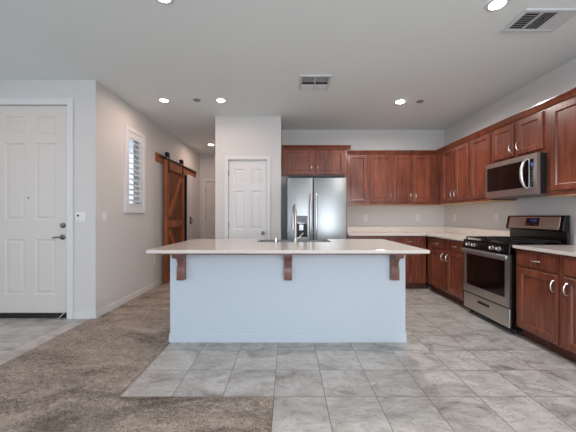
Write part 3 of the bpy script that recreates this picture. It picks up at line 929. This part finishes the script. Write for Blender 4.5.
for y0, y1 in ((RY0 + 0.02, 3.305), (3.317, RY1 - 0.02)):
    b = new()
    x0, x1 = RX + 0.025, 2.775
    za, zb = 0.936, 0.950
    for y in (y0, y1 - 0.012): box(b, x0, x1, y, y + 0.012, za, zb, 0.002)
    for x in (x0, (x0 + x1) / 2 - 0.006, x1 - 0.012): box(b, x, x + 0.012, y0, y1, za, zb, 0.002)
    ym = (y0 + y1) / 2
    box(b, x0, x1, ym - 0.005, ym + 0.005, za, zb, 0.002)
    for xx in (2.40, 2.68):
        box(b, xx - 0.005, xx + 0.005, y0, y1, za, zb, 0.002)
    for x in (x0, x1 - 0.012):
        for y in (y0, y1 - 0.012): box(b, x, x + 0.012, y, y + 0.012, 0.9165, za)
    obj('grate', b, M['grate'], t)
# backguard
b = prism(new(), [(2.825, 0.896), (2.825, 1.045), (2.772, 1.050), (2.800, 1.203), (2.812, 1.212), (2.850, 1.212), (2.850, 0.896)], 'y', RY0 + 0.002, RY1 - 0.002, 0.004)
bg_ = obj('backguard', b, M['black_gloss'], t)
def tilt(u, w): return (2.772 + 0.028 * (w - 1.05) / 0.153 - u, w)
p0, p1 = tilt(0.0035, 1.062), tilt(0.0035, 1.196)
b = prism(new(), [p0, p1, (p1[0] + 0.006, p1[1]), (p0[0] + 0.006, p0[1])], 'y', RY0 + 0.045, RY1 - 0.045, 0.001)
obj('steel_panel', b, M['steel_dark'], bg_)
p0, p1 = tilt(0.0055, 1.095), tilt(0.0055, 1.182)
b = prism(new(), [p0, p1, (p1[0] + 0.003, p1[1]), (p0[0] + 0.003, p0[1])], 'y', 3.215, 3.395)
obj('clock_panel', b, M['black_gloss'], bg_)
# seven-segment clock digits
def seg_digits(bm, text, y_right, z, h, pt, gap=0.010):
    SEG = {'1': 'bc', '2': 'abged', '0': 'abcdef', '5': 'afgcd', '7': 'abc', '3': 'abgcd', ':': ':'}
    w = h * 0.5; th = h * 0.13
    y = y_right
    for ch in text:
        def hb(zz): prism_quad(bm, y - w, y, zz - th / 2, zz + th / 2, pt)
        def vb(yy, za, zb): prism_quad(bm, yy - th / 2, yy + th / 2, za, zb, pt)
        for s_ in SEG[ch]:
            if s_ == 'a': hb(z + h)
            if s_ == 'g': hb(z + h / 2)
            if s_ == 'd': hb(z)
            if s_ == 'f': vb(y, z + h / 2, z + h)
            if s_ == 'e': vb(y, z, z + h / 2)
            if s_ == 'b': vb(y - w, z + h / 2, z + h)
            if s_ == 'c': vb(y - w, z, z + h / 2)
            if s_ == ':':
                vb(y - w / 2, z + h * 0.2, z + h * 0.35); vb(y - w / 2, z + h * 0.6, z + h * 0.75)
        y -= w + gap
def prism_quad(bm, y0, y1, z0, z1, pt):
    q = [bm.verts.new((pt(z)[0], y, z)) for y, z in ((y0, z0), (y1, z0), (y1, z1), (y0, z1))]
    bm.faces.new(q)
b = new()
seg_digits(b, '12:05', 3.335, 1.142, 0.024, lambda z: tilt(0.0062, z), 0.006)
obj('clock_digits', b, M['display'], bg_, label='blue clock digits')
for y in (3.235, 3.262, 3.345, 3.370):
    b = new()
    prism_quad(b, y, y + 0.012, 1.110, 1.116, lambda z_: tilt(0.0062, z_))
    obj('button', b, M['grey_badge'], bg_)

# ------------------------------------------------------------------ microwave
MX, MY0, MY1, MZ0, MZ1 = 2.50, 2.908, 3.668, 1.430, 1.8440
t = thing('microwave', (2.7, 3.29, MZ0), 'stainless over-the-range microwave with bowed handle', 'microwave')
obj('body', Box(MX + 0.03, XR - 0.001, MY0, MY1, MZ0, MZ1, 0.003), M['black_matte'], t)
b = new()
wy0, wy1, wz0, wz1 = MY0 + 0.045, MY1 - 0.022, 1.505, 1.792
for y0, y1, z0, z1 in ((MY0, wy0, MZ0, MZ1), (wy1, MY1, MZ0, MZ1), (wy0, wy1, MZ0, wz0), (wy0, wy1, wz1, MZ1)):
    box(b, MX, MX + 0.03, y0, y1, z0, z1)
fm = obj('front_frame', b, M['steel_dark'], t, label='brushed stainless front frame')
dr = obj('glass_door', Box(MX + 0.003, MX + 0.03, 2.992, wy1, wz0, wz1), M['black_gloss'], t)
obj('window_screen', Box(MX + 0.0015, MX + 0.004, 3.120, wy1 - 0.04, wz0 + 0.035, wz1 - 0.035), M['oven_glass'], dr)
pts = []
for k in range(13):
    u = -1 + 2 * k / 12
    pts.append((MX - 0.004 - 0.052 * (1 - u * u) ** 0.7, 3.040, 1.648 + u * 0.150))
pts = [(MX + 0.004, 3.040, 1.648 - 0.152)] + pts + [(MX + 0.004, 3.040, 1.648 + 0.152)]
hb_ = tube(new(), pts, [0.010] + [0.010 + 0.006 * math.sin(math.pi * k / 12) for k in range(13)] + [0.010], 12)
box(hb_, MX - 0.003, MX + 0.004, 3.002, 3.012, 1.500, 1.796, 0.001)
obj('handle', hb_, M['handle_steel'], dr, True, 'bowed bright steel handle')
cp = obj('control_panel', Box(MX + 0.002, MX + 0.03, wy0, 2.990, wz0, wz1), M['black_gloss'], t)
obj('display', Box(MX + 0.0008, MX + 0.002, wy0 + 0.004, 2.986, 1.722, 1.754), M['display'], cp, label='small blue lit display')
b = new()
for z in (1.53, 1.562, 1.594, 1.626, 1.658):
    for y in (wy0 + 0.008, wy0 + 0.023): box(b, MX + 0.0012, MX + 0.002, y, y + 0.008, z, z + 0.005)
obj('keypad', b, M['grey_badge'], cp)['kind'] = 'stuff'
obj('badge', Box(MX - 0.0015, MX, 3.37, 3.45, 1.815, 1.824), M['grey_badge'], fm)
obj('vent_grille', Box(MX + 0.04, XR - 0.05, MY0 + 0.02, MY1 - 0.02, MZ0 - 0.006, MZ0 - 0.0005, 0.002), M['sensor'], t)

# ------------------------------------------------------------------ switches and outlets
def plate(name, axis, a, z, front, s, w, h, label, cat, kind, group=None):
    """s = which way the wall faces along its axis"""
    F = AX[axis]
    t = thing(name, F(a, z - h / 2, front), label, cat, group)
    def bx(a0, a1, z0, z1, d0, d1, b=0.001):
        p, q = F(a0, z0, front + s * d0), F(a1, z1, front + s * d1)
        return box(new(), min(p[0], q[0]), max(p[0], q[0]), min(p[1], q[1]), max(p[1], q[1]), z0, z1, b)
    obj('cover_plate', bx(a - w / 2, a + w / 2, z - h / 2, z + h / 2, 0.0005, 0.006), M['plate'], t)
    if kind == 'outlet':
        for dz in (-0.02, 0.02):
            rc = obj('receptacle', bx(a - 0.016, a + 0.016, z + dz - 0.014, z + dz + 0.014, 0.006, 0.0085), M['plate'], t)
            sl = new()
            for da in (-0.006, 0.006):
                join(sl, bx(a + da - 0.0012, a + da + 0.0012, z + dz - 0.005, z + dz + 0.006, 0.0085, 0.009, 0))
            obj('slots', sl, M['slot'], rc)
    return t, bx
GO = 'white wall outlets above the worktop'
plate('power_outlet', 'y', 1.434, 1.172, YB, -1, 0.072, 0.115, 'white outlet on the back wall nearer the refrigerator', 'outlet', 'outlet', GO)
plate('power_outlet', 'y', 2.398, 1.180, YB, -1, 0.072, 0.115, 'white outlet on the back wall nearer the corner', 'outlet', 'outlet', GO)
plate('power_outlet', 'x', 5.036, 1.180, XR, -1, 0.072, 0.115, 'white outlet on the right wall close to the corner', 'outlet', 'outlet', GO)
plate('power_outlet', 'x', 4.037, 1.180, XR, -1, 0.072, 0.115, 'white outlet on the right wall beside the range backguard', 'outlet', 'outlet', GO)
plate('power_outlet', 'x', 4.92, 0.44, XL, 1, 0.072, 0.115, 'white outlet low on the hall wall before the barn door', 'outlet', 'outlet')
t, bx = plate('light_switch', 'y', -2.428, 1.195, YE, -1, 0.116, 0.118, 'square white switch plate with dark button beside the front door', 'switch', 'switch')
obj('dial', lathe(new(), [(0.002, 0), (0.012, 0), (0.011, 0.008), (0.003, 0.009)], (-2.456, YE - 0.006, 1.210), (0, -1, 0), 18), M['slot'], t, True, 'round dark button')
obj('rocker', bx(-2.413, -2.383, 1.165, 1.230, 0.006, 0.009), M['plate'], t)
b = new()
for x in (-2.456, -2.410): join(b, bx(x - 0.008, x + 0.008, 1.148, 1.154, 0.006, 0.007, 0))
obj('marking', b, M['sensor'], t)
t, bx = plate('light_switch', 'x', 3.56, 1.195, XL, 1, 0.075, 0.128, 'single white light switch on the hall wall near the corner', 'switch', 'switch')
obj('rocker', bx(3.56 - 0.017, 3.56 + 0.017, 1.195 - 0.034, 1.195 + 0.034, 0.006, 0.011), M['plate'], t)

# ------------------------------------------------------------------ ceiling things
def downlight(x, y, label, r=0.082, lens='lens'):
    t = thing('recessed_light', (x, y, H), label, 'ceiling light', 'round recessed ceiling lights')
    prof = [(r * 0.62, -0.001), (r * 0.98, -0.001), (r, -0.004), (r * 0.97, -0.008), (r * 0.76, -0.013), (r * 0.66, -0.011), (r * 0.62, -0.006)]
    bm = new()
    rings = []
    for rad, h in prof:
        rings.append([bm.verts.new((x + rad * math.cos(2 * math.pi * k / 40), y + rad * math.sin(2 * math.pi * k / 40), H + h)) for k in range(40)])
    for i in range(len(rings)):
        for k in range(40):
            A, B = rings[i], rings[(i + 1) % len(rings)]
            bm.faces.new((A[k], A[(k + 1) % 40], B[(k + 1) % 40], B[k]))
    obj('trim_ring', bm, M['vent_white'], t, True)
    obj('lens', cyl(new(), (x, y, H - 0.001), (x, y, H - 0.005), r * 0.615, n=40), M[lens], t, label='glowing white lens')
downlight(-1.70, 3.98, 'lit recessed ceiling light nearest the hall wall, left of the small grey cap')
downlight(-0.92, 3.98, 'lit recessed ceiling light in front of the pantry block', lens='dim_lens')
downlight(1.56, 4.03, 'lit recessed ceiling light over the aisle before the back cabinets', lens='kitchen_lens')
downlight(1.57, 2.175, 'lit recessed ceiling light beside the large ceiling vent', lens='soft_lens')
downlight(-0.905, 2.10, 'lit recessed ceiling light at the top edge over the carpet')
downlight(-3.15, 2.35, 'lit recessed ceiling light over the entry tiles before the front door', lens='dim_lens')
downlight(-1.71, 6.44, 'lit recessed ceiling light inside the hall by the pantry corner', 0.085)
for x, y, lb in ((-1.25, 3.98, 'small grey round ceiling cap between two lights before the pantry'), (1.835, 4.03, 'small grey round ceiling cap beside the light over the aisle')):
    t = thing('sprinkler_cap', (x, y, H), lb, 'ceiling cap', 'grey round caps in the ceiling')
    obj('rim', lathe(new(), [(0.01, -0.0005), (0.048, -0.0005), (0.050, -0.004), (0.044, -0.008), (0.01, -0.007)], (x, y, H)), M['sensor'], t, True)
    obj('cap', lathe(new(), [(0.005, 0.0), (0.034, 0.0), (0.033, -0.006), (0.005, -0.008)], (x, y, H - 0.008)), M['sensor'], t, True)

def slat(bm, c, length, along, width, ang):
    s = bmesh.new()
    bmesh.ops.create_cube(s, size=1)
    if along == 'x':
        for q in s.verts: q.co = Vector((q.co.x * length, q.co.y * width, q.co.z * 0.0015))
        rot = Matrix.Rotation(R(ang), 4, 'X')
    else:
        for q in s.verts: q.co = Vector((q.co.x * width, q.co.y * length, q.co.z * 0.0015))
        rot = Matrix.Rotation(R(ang), 4, 'Y')
    bmesh.ops.transform(s, matrix=Matrix.Translation(c) @ rot, verts=s.verts)
    join(bm, s)

def vent_frame(x0, x1, y0, y1, f, t, bars=()):
    b = new()
    for a in ((x0, x1, y0, y0 + f), (x0, x1, y1 - f, y1), (x0, x0 + f, y0 + f, y1 - f), (x1 - f, x1, y0 + f, y1 - f)):
        box(b, a[0], a[1], a[2], a[3], H - 0.016, H - 0.0005, 0.003)
    for a in bars: box(b, a[0], a[1], a[2], a[3], H - 0.015, H - 0.003)
    obj('frame', b, M['vent_white'], t)
    obj('duct', Box(x0 + f, x1 - f, y0 + f, y1 - f, H - 0.0035, H - 0.0008), M['dark_void'], t)

x0, x1, y0, y1 = 0.135, 0.500, 3.27, 3.64
t = thing('ceiling_vent', ((x0 + x1) / 2, (y0 + y1) / 2, H), 'small white square ceiling vent in the middle of the ceiling', 'vent')
xm = (x0 + x1) / 2
vent_frame(x0, x1, y0, y1, 0.028, t, [(xm - 0.007, xm + 0.007, y0 + 0.02, y1 - 0.02)])
b = new()
for xa, xb in ((x0 + 0.028, xm - 0.007), (xm + 0.007, x1 - 0.028)):
    for k in range(6):
        slat(b, ((xa + xb) / 2, y0 + 0.040 + k * 0.023, H - 0.009), xb - xa, 'x', 0.023, 16)
    for k in range(5):
        slat(b, ((xa + xb) / 2, y1 - 0.040 - k * 0.022, H - 0.010), xb - xa, 'x', 0.026, -22)
obj('slat_grille', b, M['vent_white'], t)

x0, x1, y0, y1 = 1.830, 2.265, 2.225, 2.495
t = thing('ceiling_vent', ((x0 + x1) / 2, (y0 + y1) / 2, H), 'large white ceiling vent above the range side', 'vent')
xa, xb, xc, xd = x0 + 0.035, 1.985, 2.115, x1 - 0.03
vent_frame(x0, x1, y0, y1, 0.03, t, [(xb - 0.007, xb + 0.007, y0 + 0.02, y1 - 0.02), (xc - 0.004, xc + 0.004, y0 + 0.02, y1 - 0.02)])
b = new()
for k in range(8):
    slat(b, ((xa + xb) / 2, y0 + 0.045 + k * 0.026, H - 0.010), xb - xa - 0.01, 'x', 0.016, 32)
for k in range(5):
    slat(b, (xb + 0.022 + k * 0.024, (y0 + y1) / 2, H - 0.010), y1 - y0 - 0.06, 'y', 0.016, -32)
for k in range(5):
    slat(b, (xc + 0.016 + k * 0.024, (y0 + y1) / 2, H - 0.010), y1 - y0 - 0.06, 'y', 0.028, 18)
obj('slat_grille', b, M['vent_white'], t)
